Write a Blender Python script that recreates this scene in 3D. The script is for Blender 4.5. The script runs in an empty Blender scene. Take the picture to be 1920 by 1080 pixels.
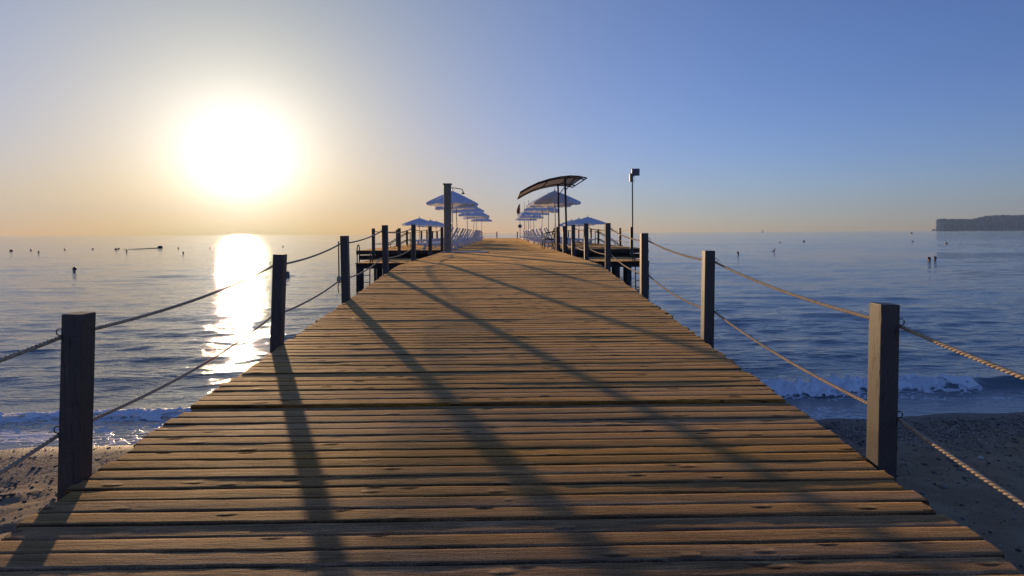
import bpy, bmesh, math, random
import numpy as np
from mathutils import Matrix, Vector

random.seed(7)
RNG = np.random.default_rng(11)
R = math.radians
SC = bpy.context.scene
COL = SC.collection
EYE = 2.25            # eye height above the water
SUN_AZ, SUN_EL = 24.9, 6.6    # degrees left of the pier axis, above the horizon

# ------------------------------------------------------------------ camera
cam = bpy.data.cameras.new('camera')
cam.sensor_width = 36.0
cam.lens = 1050 / 1920 * 36.0
cam.shift_y = -103 / 1920
cam.clip_start = 0.05
cam.clip_end = 60000
co = bpy.data.objects.new('camera', cam)
COL.objects.link(co)
co.matrix_world = (Matrix.Translation((0, 0, EYE)) @ Matrix.Rotation(-math.atan(17 / 1050), 4, 'Z')
                   @ Matrix.Rotation(R(90), 4, 'X') @ Matrix.Rotation(R(-0.33), 4, 'Z'))
SC.camera = co

# ------------------------------------------------------------------ sky, sun, exposure
SD = Vector((-math.sin(R(SUN_AZ)) * math.cos(R(SUN_EL)), math.cos(R(SUN_AZ)) * math.cos(R(SUN_EL)), math.sin(R(SUN_EL))))
world = bpy.data.worlds.new('World')
SC.world = world
world.use_nodes = True
wt = world.node_tree
wt.nodes.clear()


def N(t, kind, **kw):
    n = t.nodes.new(kind)
    for k, v in kw.items():
        setattr(n, k, v)
    return n


def setin(t, sock, v):
    if hasattr(v, 'is_output'):
        t.links.new(v, sock)
    else:
        sock.default_value = v


def math_(t, op, a, b=None, c=None, clamp=False):
    n = N(t, 'ShaderNodeMath', operation=op, use_clamp=clamp)
    for i, v in enumerate((a, b, c)):
        if v is not None:
            setin(t, n.inputs[i], v)
    return n.outputs[0]


def vmath(t, op, a, b=None, scale=None):
    n = N(t, 'ShaderNodeVectorMath', operation=op)
    setin(t, n.inputs[0], a)
    if b is not None:
        setin(t, n.inputs[1], b)
    if scale is not None:
        setin(t, n.inputs['Scale'], scale)
    return n.outputs['Value'] if op in ('DOT_PRODUCT', 'LENGTH', 'DISTANCE') else n.outputs['Vector']


def mixc(t, f, a, b, mode='MIX'):
    n = N(t, 'ShaderNodeMix', data_type='RGBA', blend_type=mode)
    setin(t, n.inputs[0], f)
    setin(t, n.inputs[6], a)
    setin(t, n.inputs[7], b)
    return n.outputs[2]


def ramp(t, f, stops, interp='LINEAR'):
    n = N(t, 'ShaderNodeValToRGB')
    n.color_ramp.interpolation = interp
    e = n.color_ramp.elements
    while len(e) < len(stops):
        e.new(0.5)
    for el, (p, c) in zip(e, stops):
        el.position = p
        el.color = c if len(c) == 4 else (*c, 1)
    setin(t, n.inputs[0], f)
    return n.outputs[0]


def smooth(t, v, lo, hi):
    n = N(t, 'ShaderNodeMapRange', interpolation_type='SMOOTHSTEP')
    setin(t, n.inputs[0], v)
    n.inputs[1].default_value = lo
    n.inputs[2].default_value = hi
    n.inputs[3].default_value = 0
    n.inputs[4].default_value = 1
    return n.outputs[0]


SKY_STRENGTH = 0.088
sky = N(wt, 'ShaderNodeTexSky', sky_type='NISHITA')
sky.sun_disc = False
sky.sun_elevation = R(SUN_EL)
sky.sun_rotation = R(-SUN_AZ)
sky.altitude = 0
sky.air_density = 1.0
sky.dust_density = 0.1
sky.ozone_density = 3.0
tc = N(wt, 'ShaderNodeTexCoord')
d = vmath(wt, 'NORMALIZE', tc.outputs['Generated'])
cosang = vmath(wt, 'DOT_PRODUCT', d, tuple(SD))
ang = math_(wt, 'ARCCOSINE', math_(wt, 'MINIMUM', cosang, 0.99999))     # radians from the sun


def glow(amp, sigma, colour, power=2.0):
    g = math_(wt, 'EXPONENT', math_(wt, 'MULTIPLY', math_(wt, 'POWER', math_(wt, 'DIVIDE', ang, R(sigma)), power), -1.0))
    return vmath(wt, 'SCALE', colour, scale=math_(wt, 'MULTIPLY', g, amp))


deg = math_(wt, 'MULTIPLY', ang, 180 / math.pi)
elev = math_(wt, 'MAXIMUM', math_(wt, 'MULTIPLY', math_(wt, 'ARCSINE', N(wt, 'ShaderNodeSeparateXYZ').outputs[2]), 180 / math.pi), 0.0)
wt.links.new(d, [n for n in wt.nodes if n.bl_idname == 'ShaderNodeSeparateXYZ'][0].inputs[0])


def fall(v, width, power):
    return math_(wt, 'EXPONENT', math_(wt, 'MULTIPLY', math_(wt, 'POWER', math_(wt, 'DIVIDE', v, width), power), -1.0))


# clear morning air: bluer away from the sun, a soft milky aureole around it
tint = mixc(wt, fall(deg, 28.1, 2.0), (0.98, 0.975, 1.60, 1), (1.66, 0.74, 1.04, 1))
veil = math_(wt, 'SUBTRACT', 1.0, math_(wt, 'MULTIPLY', math_(wt, 'MULTIPLY', fall(elev, 6.7, 1.0), fall(deg, 28.1, 2.0)), 0.95))
skyc = vmath(wt, 'SCALE', vmath(wt, 'MULTIPLY', sky.outputs[0], tint), scale=veil)
aur = vmath(wt, 'SCALE', (7.74, 9.2, 0.4), scale=fall(deg, 9.7, 0.743))
aur = vmath(wt, 'ADD', aur, vmath(wt, 'SCALE', (7.4, 7.4, 10.5), scale=fall(deg, 5.1, 1.45)))
aur = vmath(wt, 'ADD', aur, vmath(wt, 'SCALE', (4.0, 4.0, 4.0), scale=fall(deg, 3.0, 2.0)))
tot = vmath(wt, 'ADD', skyc, aur)
bg = N(wt, 'ShaderNodeBackground')
wt.links.new(tot, bg.inputs[0])
bg.inputs[1].default_value = SKY_STRENGTH
wo = N(wt, 'ShaderNodeOutputWorld')
wt.links.new(bg.outputs[0], wo.inputs[0])

sl = bpy.data.lights.new('sun', 'SUN')
sl.energy = 3.7
sl.angle = R(1.0)
sl.color = (1.0, 0.66, 0.36)
so = bpy.data.objects.new('sun', sl)
COL.objects.link(so)
so.rotation_euler = SD.to_track_quat('Z', 'Y').to_euler()

SC.view_settings.view_transform = 'Standard'
SC.view_settings.look = 'None'
SC.view_settings.exposure = 0.35
SC.view_settings.gamma = 1
SC.view_settings.use_curve_mapping = False
SC.cycles.use_denoising = True
SC.cycles.max_bounces = 8
SC.cycles.sample_clamp_indirect = 8

# ------------------------------------------------------------------ helpers


def tag(o, label=None, cat=None, group=None, kind=None):
    if label:
        o['label'] = label
    if cat:
        o['category'] = cat
    if group:
        o['group'] = group
    if kind:
        o['kind'] = kind
    return o


def empty(name, loc=(0, 0, 0), rz=0.0, label=None, cat=None, group=None):
    o = bpy.data.objects.new(name, None)
    COL.objects.link(o)
    o.location = loc
    o.rotation_euler = (0, 0, rz)
    o.empty_display_size = 0.2
    return tag(o, label, cat, group)


def copy_tree(o, parent=None):
    c = o.copy()
    COL.objects.link(c)
    c.parent = parent
    for ch in list(o.children):
        copy_tree(ch, c)
    return c


class MB:
    """collects shapes for one mesh"""

    def __init__(self):
        self.v, self.f, self.sm = [], [], []

    def add(self, vs, fs, sm=False, M=None):
        b = len(self.v)
        for p in vs:
            p = Vector(p)
            self.v.append(tuple(M @ p) if M else tuple(p))
        for f in fs:
            self.f.append([b + i for i in f])
            self.sm.append(sm)
        return self

    def box(self, c, s, M=None, bev=0.0):
        x, y, z = (k / 2 for k in s)
        T = Matrix.Translation(c) if M is None else M @ Matrix.Translation(c)
        if bev <= 0:
            vs = [(a, b, e) for e in (-z, z) for b in (-y, y) for a in (-x, x)]
            fs = [(0, 2, 3, 1), (4, 5, 7, 6), (0, 1, 5, 4), (2, 6, 7, 3), (0, 4, 6, 2), (1, 3, 7, 5)]
            return self.add(vs, fs, False, T)
        bm = bmesh.new()
        bmesh.ops.create_cube(bm, size=1)
        bmesh.ops.scale(bm, vec=s, verts=bm.verts)
        bmesh.ops.bevel(bm, geom=list(bm.edges), offset=bev, segments=2, affect='EDGES', profile=0.6)
        bm.verts.index_update()
        self.add([v.co for v in bm.verts], [[v.index for v in f.verts] for f in bm.faces], False, T)
        bm.free()
        return self

    def bar(self, a, b, w, h=None, up=(0, 0, 1)):
        a, b = Vector(a), Vector(b)
        h = h or w
        dd = (b - a)
        L = dd.length
        dd.normalize()
        u = Vector(up)
        if abs(dd.dot(u)) > 0.98:
            u = Vector((0, 1, 0))
        s = dd.cross(u).normalized()
        t = s.cross(dd).normalized()
        M = Matrix(((s.x, dd.x, t.x, 0), (s.y, dd.y, t.y, 0), (s.z, dd.z, t.z, 0), (0, 0, 0, 1)))
        M.translation = (a + b) / 2
        return self.box((0, 0, 0), (w, L, h), M)

    def tube(self, pts, r, n=8, caps=True):
        P = [Vector(p) for p in pts]
        rr = r if isinstance(r, (list, tuple)) else [r] * len(P)
        vs, fs = [], []
        tprev = None
        nrm = None
        for i, p in enumerate(P):
            if i == 0:
                t = P[1] - P[0]
            elif i == len(P) - 1:
                t = P[-1] - P[-2]
            else:
                t = (P[i + 1] - P[i]).normalized() + (P[i] - P[i - 1]).normalized()
            t.normalize()
            if nrm is None:
                u = Vector((0, 0, 1)) if abs(t.z) < 0.9 else Vector((0, 1, 0))
                nrm = t.cross(u).normalized()
            else:
                nrm = (nrm - t * nrm.dot(t)).normalized()
            bn = t.cross(nrm)
            for k in range(n):
                a = 2 * math.pi * k / n
                vs.append(p + (nrm * math.cos(a) + bn * math.sin(a)) * rr[i])
        for i in range(len(P) - 1):
            for k in range(n):
                k2 = (k + 1) % n
                fs.append((i * n + k, i * n + k2, (i + 1) * n + k2, (i + 1) * n + k))
        self.add(vs, fs, True)
        if caps:
            self.add(vs[:n], [tuple(range(n))[::-1]])
            self.add(vs[-n:], [tuple(range(n))])
        return self

    def lathe(self, prof, n=16, M=None, sm=True):
        vs, fs = [], []
        for (r, z) in prof:
            for k in range(n):
                a = 2 * math.pi * k / n
                vs.append((r * math.cos(a), r * math.sin(a), z))
        for i in range(len(prof) - 1):
            for k in range(n):
                k2 = (k + 1) % n
                fs.append((i * n + k, i * n + k2, (i + 1) * n + k2, (i + 1) * n + k))
        return self.add(vs, fs, sm, M)

    def prism(self, poly, y0, y1, M=None):
        """polygon in xz extruded in y"""
        n = len(poly)
        vs = [(x, y0, z) for x, z in poly] + [(x, y1, z) for x, z in poly]
        fs = [tuple(range(n)), tuple(range(2 * n - 1, n - 1, -1))]
        for i in range(n):
            j = (i + 1) % n
            fs.append((i, i + n, j + n, j))
        return self.add(vs, fs, False, M)

    def mesh(self, name, m):
        me = bpy.data.meshes.new(name)
        me.from_pydata(self.v, [], self.f)
        me.polygons.foreach_set('use_smooth', self.sm)
        if m:
            me.materials.append(m)
        me.update()
        return me

    def build(self, name, m, parent=None):
        o = bpy.data.objects.new(name, self.mesh(name, m))
        COL.objects.link(o)
        o.parent = parent
        return o


def np_mesh(name, verts, quads, m, smooth_=True, attrs=None):
    me = bpy.data.meshes.new(name)
    nv, nf = len(verts), len(quads)
    k = quads.shape[1]
    me.vertices.add(nv)
    me.vertices.foreach_set('co', np.ascontiguousarray(verts, np.float32).ravel())
    me.loops.add(nf * k)
    me.loops.foreach_set('vertex_index', np.ascontiguousarray(quads, np.int32).ravel())
    me.polygons.add(nf)
    me.polygons.foreach_set('loop_start', np.arange(0, nf * k, k, dtype=np.int32))
    me.polygons.foreach_set('loop_total', np.full(nf, k, np.int32))
    me.polygons.foreach_set('use_smooth', np.full(nf, smooth_))
    me.update(calc_edges=True)
    for nm, arr in (attrs or {}).items():
        a = me.attributes.new(nm, 'FLOAT', 'POINT')
        a.data.foreach_set('value', np.ascontiguousarray(arr, np.float32).ravel())
    if m:
        me.materials.append(m)
    o = bpy.data.objects.new(name, me)
    COL.objects.link(o)
    return o


def grid_quads(nr, nc):
    i, j = np.meshgrid(np.arange(nr - 1), np.arange(nc - 1), indexing='ij')
    a = (i * nc + j).ravel()
    return np.stack([a, a + 1, a + nc + 1, a + nc], 1)


_lat = np.random.default_rng(5).random((256, 256)).astype(np.float32)


def vnoise(x, y):
    xi, yi = np.floor(x).astype(int), np.floor(y).astype(int)
    fx, fy = x - xi, y - yi
    fx, fy = fx * fx * (3 - 2 * fx), fy * fy * (3 - 2 * fy)
    g = lambda a, b: _lat[a & 255, b & 255]
    return ((g(xi, yi) * (1 - fx) + g(xi + 1, yi) * fx) * (1 - fy) + (g(xi, yi + 1) * (1 - fx) + g(xi + 1, yi + 1) * fx) * fy) * 2 - 1


def fbm(x, y, oct=4, gain=0.5):
    s, a = 0, 1.0
    for o in range(oct):
        s = s + a * vnoise(x * 2 ** o + 17.3 * o, y * 2 ** o + 5.1 * o)
        a *= gain
    return s


# ------------------------------------------------------------------ materials
def newmat(name):
    m = bpy.data.materials.new(name)
    m.use_nodes = True
    t = m.node_tree
    t.nodes.clear()
    out = N(t, 'ShaderNodeOutputMaterial')
    p = N(t, 'ShaderNodeBsdfPrincipled')
    t.links.new(p.outputs[0], out.inputs[0])
    return m, t, p, out


def noise(t, vec, scale, detail=4, rough=0.55, dims='3D'):
    n = N(t, 'ShaderNodeTexNoise', noise_dimensions=dims)
    if vec is not None:
        t.links.new(vec, n.inputs['Vector'])
    n.inputs['Scale'].default_value = scale
    n.inputs['Detail'].default_value = detail
    n.inputs['Roughness'].default_value = rough
    return n.outputs[0]


def bump(t, p, h, strength, dist, prev=None):
    b = N(t, 'ShaderNodeBump')
    b.inputs['Strength'].default_value = strength
    b.inputs['Distance'].default_value = dist
    t.links.new(h, b.inputs['Height'])
    if prev is not None:
        t.links.new(prev, b.inputs['Normal'])
    t.links.new(b.outputs[0], p.inputs['Normal'])
    return b.outputs[0]


def simple(name, col, rough=0.6, metal=0.0, var=0.25, scale=20.0, bmp=0.0, bscale=80.0):
    m, t, p, _ = newmat(name)
    tc = N(t, 'ShaderNodeTexCoord')
    n = noise(t, tc.outputs['Object'], scale, 5)
    lo = tuple(c * (1 - var) for c in col)
    hi = tuple(min(1, c * (1 + var)) for c in col)
    t.links.new(ramp(t, n, [(0.3, lo), (0.7, hi)]), p.inputs['Base Color'])
    p.inputs['Roughness'].default_value = rough
    p.inputs['Metallic'].default_value = metal
    if bmp:
        bump(t, p, noise(t, tc.outputs['Object'], bscale, 4), 0.6, bmp)
    return m


def wood_mat(name, cols, per_object=True, ystep=0.122):
    """weathered softwood decking, grain along local x"""
    m, t, p, _ = newmat(name)
    if per_object:
        tc = N(t, 'ShaderNodeTexCoord')
        oi = N(t, 'ShaderNodeObjectInfo')
        rnd = oi.outputs['Random']
        base = tc.outputs['Object']
    else:
        g = N(t, 'ShaderNodeNewGeometry')
        base = g.outputs['Position']
        sx = N(t, 'ShaderNodeSeparateXYZ')
        t.links.new(base, sx.inputs[0])
        wn = N(t, 'ShaderNodeTexWhiteNoise', noise_dimensions='1D')
        t.links.new(math_(t, 'FLOOR', math_(t, 'DIVIDE', sx.outputs[1], ystep)), wn.inputs['W'])
        rnd = wn.outputs[0]
    off = N(t, 'ShaderNodeCombineXYZ')
    t.links.new(math_(t, 'MULTIPLY', rnd, 53.0), off.inputs[0])
    t.links.new(math_(t, 'MULTIPLY', rnd, 17.0), off.inputs[1])
    vec = vmath(t, 'ADD', base, off.outputs[0])
    # knots
    kv = vmath(t, 'MULTIPLY', vec, (4.6, 13.0, 1.0))
    vo = N(t, 'ShaderNodeTexVoronoi', voronoi_dimensions='2D', feature='F1')
    t.links.new(kv, vo.inputs['Vector'])
    vo.inputs['Scale'].default_value = 1.0
    vo.inputs['Randomness'].default_value = 1.0
    kd = vo.outputs['Distance']
    wn2 = N(t, 'ShaderNodeTexWhiteNoise', noise_dimensions='3D')
    t.links.new(vo.outputs['Position'], wn2.inputs['Vector'])
    on = math_(t, 'GREATER_THAN', wn2.outputs[0], 0.86)
    knot = math_(t, 'MULTIPLY', math_(t, 'SUBTRACT', 1.0, smooth(t, kd, 0.04, 0.36)), on)
    core = math_(t, 'MULTIPLY', math_(t, 'SUBTRACT', 1.0, smooth(t, kd, 0.05, 0.15)), on)
    # grain, bent round the knots
    wob = noise(t, vmath(t, 'MULTIPLY', vec, (1.6, 3.0, 1.0)), 1.0, 3)
    bend = math_(t, 'ADD', math_(t, 'MULTIPLY', knot, 0.025), math_(t, 'MULTIPLY', wob, 0.03))
    bo = N(t, 'ShaderNodeCombineXYZ')
    t.links.new(bend, bo.inputs[1])
    gv = vmath(t, 'ADD', vec, bo.outputs[0])
    grain = noise(t, vmath(t, 'MULTIPLY', gv, (2.0, 46.0, 30.0)), 1.0, 6, 0.62)
    fine = noise(t, vmath(t, 'MULTIPLY', gv, (9.0, 125.0, 90.0)), 1.0, 4, 0.6)
    band = noise(t, vmath(t, 'MULTIPLY', gv, (0.7, 16.0, 8.0)), 1.0, 3, 0.5)
    wear = noise(t, vmath(t, 'MULTIPLY', base, (0.9, 1.4, 1.0)), 1.0, 5, 0.65)
    mixg = math_(t, 'ADD', math_(t, 'MULTIPLY', grain, 0.48), math_(t, 'ADD', math_(t, 'MULTIPLY', band, 0.27), math_(t, 'MULTIPLY', fine, 0.25)))
    c = ramp(t, mixg, [(0.36, cols[0]), (0.46, cols[1]), (0.545, cols[2]), (0.66, cols[3])])
    # drying cracks along the grain
    ck = noise(t, vmath(t, 'MULTIPLY', gv, (1.1, 34.0, 12.0)), 1.0, 2, 0.5)
    crack = math_(t, 'SUBTRACT', 1.0, smooth(t, math_(t, 'ABSOLUTE', math_(t, 'SUBTRACT', ck, 0.5)), 0.004, 0.018))
    ckm = smooth(t, noise(t, vmath(t, 'MULTIPLY', vec, (1.3, 9.0, 1.0)), 1.0, 2), 0.52, 0.62)
    crack = math_(t, 'MULTIPLY', crack, ckm)
    c = mixc(t, math_(t, 'MULTIPLY', crack, 0.8), c, (0.012, 0.008, 0.005, 1))
    # damp, darker brown patches against sun-dried golden ones
    pat = noise(t, vmath(t, 'MULTIPLY', vec, (1.5, 9.0, 4.0)), 1.0, 5, 0.6)
    c = mixc(t, smooth(t, pat, 0.44, 0.62), c, vmath(t, 'MULTIPLY', c, (0.50, 0.48, 0.62)))
    # each plank weathered differently
    hs = N(t, 'ShaderNodeHueSaturation')
    t.links.new(c, hs.inputs['Color'])
    r2 = N(t, 'ShaderNodeTexWhiteNoise', noise_dimensions='1D')
    t.links.new(math_(t, 'MULTIPLY', rnd, 917.0), r2.inputs['W'])
    setin(t, hs.inputs['Value'], math_(t, 'MULTIPLY_ADD', r2.outputs[0], 0.66, 0.70))
    setin(t, hs.inputs['Saturation'], math_(t, 'MULTIPLY_ADD', rnd, 0.45, 0.75))
    c = hs.outputs[0]
    c = mixc(t, math_(t, 'MULTIPLY', smooth(t, wear, 0.52, 0.74), 0.40), c, (0.28, 0.18, 0.10, 1))   # sandy, greyed wear
    c = mixc(t, math_(t, 'MULTIPLY', core, 0.65), c, (0.035, 0.02, 0.012, 1))
    sp = noise(t, vmath(t, 'MULTIPLY', vec, (95.0, 125.0, 95.0)), 1.0, 3, 0.75)
    grit = smooth(t, noise(t, base, 120.0, 3, 0.8), 0.60, 0.70)     # blown sand caught in the grain
    c = vmath(t, 'SCALE', c, scale=math_(t, 'MULTIPLY_ADD', smooth(t, sp, 0.30, 0.70), 1.15, 0.38))      # pitted, sand-blasted surface
    gm = math_(t, 'MULTIPLY', grit, smooth(t, noise(t, base, 1.7, 4), 0.42, 0.62))
    c = mixc(t, math_(t, 'MULTIPLY', gm, 0.7), c, (0.42, 0.33, 0.22, 1))
    t.links.new(c, p.inputs['Base Color'])
    p.inputs['Sheen Weight'].default_value = 0.85                   # raised weathered fibres
    p.inputs['Sheen Roughness'].default_value = 0.45
    p.inputs['Sheen Tint'].default_value = (1.0, 0.66, 0.28, 1)
    p.inputs['Roughness'].default_value = 0.62
    setin(t, p.inputs['Roughness'], math_(t, 'MULTIPLY_ADD', wear, 0.35, 0.45))
    p.inputs['Specular IOR Level'].default_value = 0.05
    h = math_(t, 'ADD', math_(t, 'MULTIPLY', grain, 1.0), math_(t, 'ADD', math_(t, 'MULTIPLY', knot, 3.4), math_(t, 'ADD', math_(t, 'MULTIPLY', band, 0.35), math_(t, 'MULTIPLY', fine, 0.75))))
    h = math_(t, 'ADD', math_(t, 'SUBTRACT', h, math_(t, 'MULTIPLY', crack, 0.6)), math_(t, 'MULTIPLY', sp, 0.9))
    bump(t, p, h, 1.0, 0.0042)
    return m


M = {}
WCOL = [(0.026, 0.011, 0.005), (0.140, 0.058, 0.019), (0.325, 0.146, 0.048), (0.55, 0.295, 0.112)]
M['plank'] = wood_mat('deck_wood', WCOL, True)
M['plank_far'] = wood_mat('deck_wood_far', WCOL, False)
M['beam'] = simple('beam_wood', (0.045, 0.03, 0.02), 0.8, 0, 0.4, 6, 0.004, 40)
M['pile'] = simple('pile_wood', (0.05, 0.04, 0.032), 0.85, 0, 0.45, 5, 0.006, 30)
M['steel'] = simple('steel', (0.30, 0.30, 0.31), 0.35, 0.9, 0.15, 30)
M['dark_metal'] = simple('dark_metal', (0.028, 0.025, 0.024), 0.75, 0.0, 0.3, 25, 0.001, 200)
M['white_plastic'] = simple('white_plastic', (0.56, 0.60, 0.67), 0.38, 0, 0.05, 6)
M['pole_metal'] = simple('pole_metal', (0.42, 0.40, 0.37), 0.45, 0.3, 0.12, 20)
M['column'] = simple('column_wood', (0.24, 0.175, 0.115), 0.55, 0, 0.28, 4, 0.002, 60)
M['tray'] = simple('tray_stone', (0.33, 0.34, 0.37), 0.25, 0, 0.15, 9)
M['red_cloth'] = simple('red_cloth', (0.30, 0.03, 0.02), 0.8, 0, 0.2, 10)
M['orange'] = simple('buoy_red', (0.28, 0.03, 0.015), 0.35, 0, 0.15, 6)
M['buoy_grey'] = simple('buoy_grey', (0.17, 0.16, 0.15), 0.5, 0, 0.2, 6)
M['skin'] = simple('skin', (0.42, 0.24, 0.16), 0.45, 0, 0.12, 8)
M['hair'] = simple('hair', (0.018, 0.012, 0.010), 0.35, 0, 0.3, 30, 0.002, 90)
M['hull'] = simple('boat_hull', (0.20, 0.17, 0.12), 0.5, 0, 0.15, 3)
M['white_paint'] = simple('white_paint', (0.75, 0.75, 0.75), 0.5, 0, 0.08, 4)
M['glass'] = simple('lamp_glass', (0.10, 0.13, 0.19), 0.12, 0.0, 0.1, 9)
M['lamp_grey'] = simple('lamp_grey', (0.09, 0.11, 0.15), 0.5, 0.3, 0.1, 9)


def rope_mat():
    m, t, p, _ = newmat('rope_fibre')
    tc = N(t, 'ShaderNodeTexCoord')
    n = noise(t, tc.outputs['Object'], 60, 5)
    n2 = noise(t, tc.outputs['Object'], 3, 3)
    c = ramp(t, n, [(0.3, (0.29, 0.21, 0.125)), (0.7, (0.62, 0.49, 0.32))])
    c = mixc(t, math_(t, 'MULTIPLY', smooth(t, n2, 0.5, 0.7), 0.35), c, (0.17, 0.13, 0.10, 1))
    t.links.new(c, p.inputs['Base Color'])
    p.inputs['Roughness'].default_value = 0.75
    bump(t, p, noise(t, tc.outputs['Object'], 500, 3), 0.6, 0.0015)
    return m


M['rope'] = rope_mat()


def post_mat():
    m, t, p, _ = newmat('post_paint')
    tc = N(t, 'ShaderNodeTexCoord')
    g = N(t, 'ShaderNodeNewGeometry')
    v = g.outputs['Position']
    grain = math_(t, 'ADD', math_(t, 'MULTIPLY', noise(t, vmath(t, 'MULTIPLY', v, (40.0, 40.0, 3.0)), 1.0, 5, 0.6), 0.15), math_(t, 'MULTIPLY', noise(t, v, 110.0, 4, 0.75), 0.85))
    blot = noise(t, vmath(t, 'MULTIPLY', v, (7.0, 7.0, 3.0)), 1.0, 5, 0.65)
    fine = noise(t, v, 190.0, 3)
    c = ramp(t, grain, [(0.34, (0.031, 0.028, 0.025)), (0.52, (0.060, 0.053, 0.046)), (0.68, (0.105, 0.092, 0.078))])
    c = mixc(t, math_(t, 'MULTIPLY', smooth(t, blot, 0.52, 0.72), 0.40), c, (0.088, 0.078, 0.066, 1))     # faded, salt-bleached patches
    ck = noise(t, vmath(t, 'MULTIPLY', v, (24.0, 24.0, 0.9)), 1.0, 2)
    crack = math_(t, 'SUBTRACT', 1.0, smooth(t, math_(t, 'ABSOLUTE', math_(t, 'SUBTRACT', ck, 0.5)), 0.003, 0.016))
    crack = math_(t, 'MULTIPLY', crack, smooth(t, blot, 0.42, 0.55))
    c = mixc(t, math_(t, 'MULTIPLY', crack, 0.8), c, (0.012, 0.009, 0.007, 1))
    t.links.new(c, p.inputs['Base Color'])
    p.inputs['Roughness'].default_value = 0.55
    h = math_(t, 'ADD', math_(t, 'MULTIPLY', grain, 0.8), math_(t, 'ADD', math_(t, 'MULTIPLY', fine, 0.35), math_(t, 'MULTIPLY', crack, -0.9)))
    bump(t, p, h, 0.8, 0.003)
    return m


M['post'] = post_mat()


def cloth_mat(name, lo, hi, through, share):
    m, t, p, out = newmat(name)
    tc = N(t, 'ShaderNodeTexCoord')
    n = noise(t, tc.outputs['Object'], 3, 4)
    c = ramp(t, n, [(0.3, lo), (0.7, hi)])
    t.links.new(c, p.inputs['Base Color'])
    p.inputs['Roughness'].default_value = 0.9
    tr = N(t, 'ShaderNodeBsdfTranslucent')
    tr.inputs[0].default_value = through
    mx = N(t, 'ShaderNodeMixShader')
    mx.inputs[0].default_value = share
    t.links.new(p.outputs[0], mx.inputs[1])
    t.links.new(tr.outputs[0], mx.inputs[2])
    t.links.new(mx.outputs[0], out.inputs[0])
    return m


M['cloth'] = cloth_mat('parasol_cloth', (0.66, 0.77, 0.92), (0.76, 0.85, 0.96), (0.92, 0.86, 0.76, 1), 0.22)
M['awning_cloth'] = cloth_mat('awning_cloth', (0.36, 0.31, 0.26), (0.44, 0.38, 0.32), (0.82, 0.70, 0.55, 1), 0.65)


def shore_y(x):
    return 6.30 + 0.07 * x


def crest_y(x):
    return 7.43 + 0.085 * x


def water_mat():
    m, t, p, _ = newmat('sea_water')
    g = N(t, 'ShaderNodeNewGeometry')
    pos = g.outputs['Position']
    fo = N(t, 'ShaderNodeAttribute', attribute_name='foam').outputs['Fac']
    sh = N(t, 'ShaderNodeAttribute', attribute_name='shallow').outputs['Fac']
    lace1 = noise(t, vmath(t, 'MULTIPLY', pos, (5.0, 9.0, 3.0)), 1.0, 6, 0.62)
    vo = N(t, 'ShaderNodeTexVoronoi', feature='DISTANCE_TO_EDGE')
    wv = vmath(t, 'ADD', vmath(t, 'MULTIPLY', pos, (5.0, 9.0, 1.0)), vmath(t, 'SCALE', N(t, 'ShaderNodeTexNoise').outputs[1], scale=0.0))
    nz = N(t, 'ShaderNodeTexNoise')
    t.links.new(pos, nz.inputs['Vector'])
    nz.inputs['Scale'].default_value = 4.0
    wv = vmath(t, 'ADD', vmath(t, 'MULTIPLY', pos, (5.0, 9.0, 1.0)), vmath(t, 'SCALE', nz.outputs[1], scale=1.8))
    t.links.new(wv, vo.inputs['Vector'])
    vo.inputs['Scale'].default_value = 1.0
    cell = math_(t, 'SUBTRACT', 1.0, smooth(t, vo.outputs['Distance'], 0.0, 0.16))
    lace = math_(t, 'ADD', math_(t, 'MULTIPLY', lace1, 0.75), math_(t, 'MULTIPLY', cell, 0.28))
    mask = smooth(t, math_(t, 'ADD', lace, math_(t, 'SUBTRACT', fo, 1.0)), 0.02, 0.14)
    deep = (0.095, 0.145, 0.175, 1)
    c = mixc(t, sh, deep, (0.26, 0.24, 0.22, 1))
    c = mixc(t, mask, c, (0.72, 0.74, 0.76, 1))
    t.links.new(c, p.inputs['Base Color'])
    sxy = N(t, 'ShaderNodeSeparateXYZ')
    t.links.new(pos, sxy.inputs[0])
    offshore = smooth(t, sxy.outputs[1], 14.0, 150.0)          # open water is choppier than the sheltered shallows
    setin(t, p.inputs['Roughness'], math_(t, 'ADD', math_(t, 'MULTIPLY', mask, 0.7), math_(t, 'MULTIPLY_ADD', offshore, 0.03, 0.03)))
    p.inputs['IOR'].default_value = 1.45
    # ripples finer than the mesh
    b1 = noise(t, vmath(t, 'MULTIPLY', pos, (0.7, 2.6, 1.0)), 1.0, 5, 0.60)
    b2 = noise(t, vmath(t, 'MULTIPLY', pos, (4.0, 13.0, 1.0)), 1.0, 3, 0.6)
    h = math_(t, 'ADD', b1, math_(t, 'MULTIPLY', b2, 0.34))
    h = math_(t, 'MULTIPLY', h, math_(t, 'MULTIPLY_ADD', sh, -0.8, 1.0))
    n1 = bump(t, p, h, 1.0, 0.055)
    bump(t, p, math_(t, 'MULTIPLY', lace1, mask), 0.35, 0.03, n1)
    return m


M['water'] = water_mat()


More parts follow.
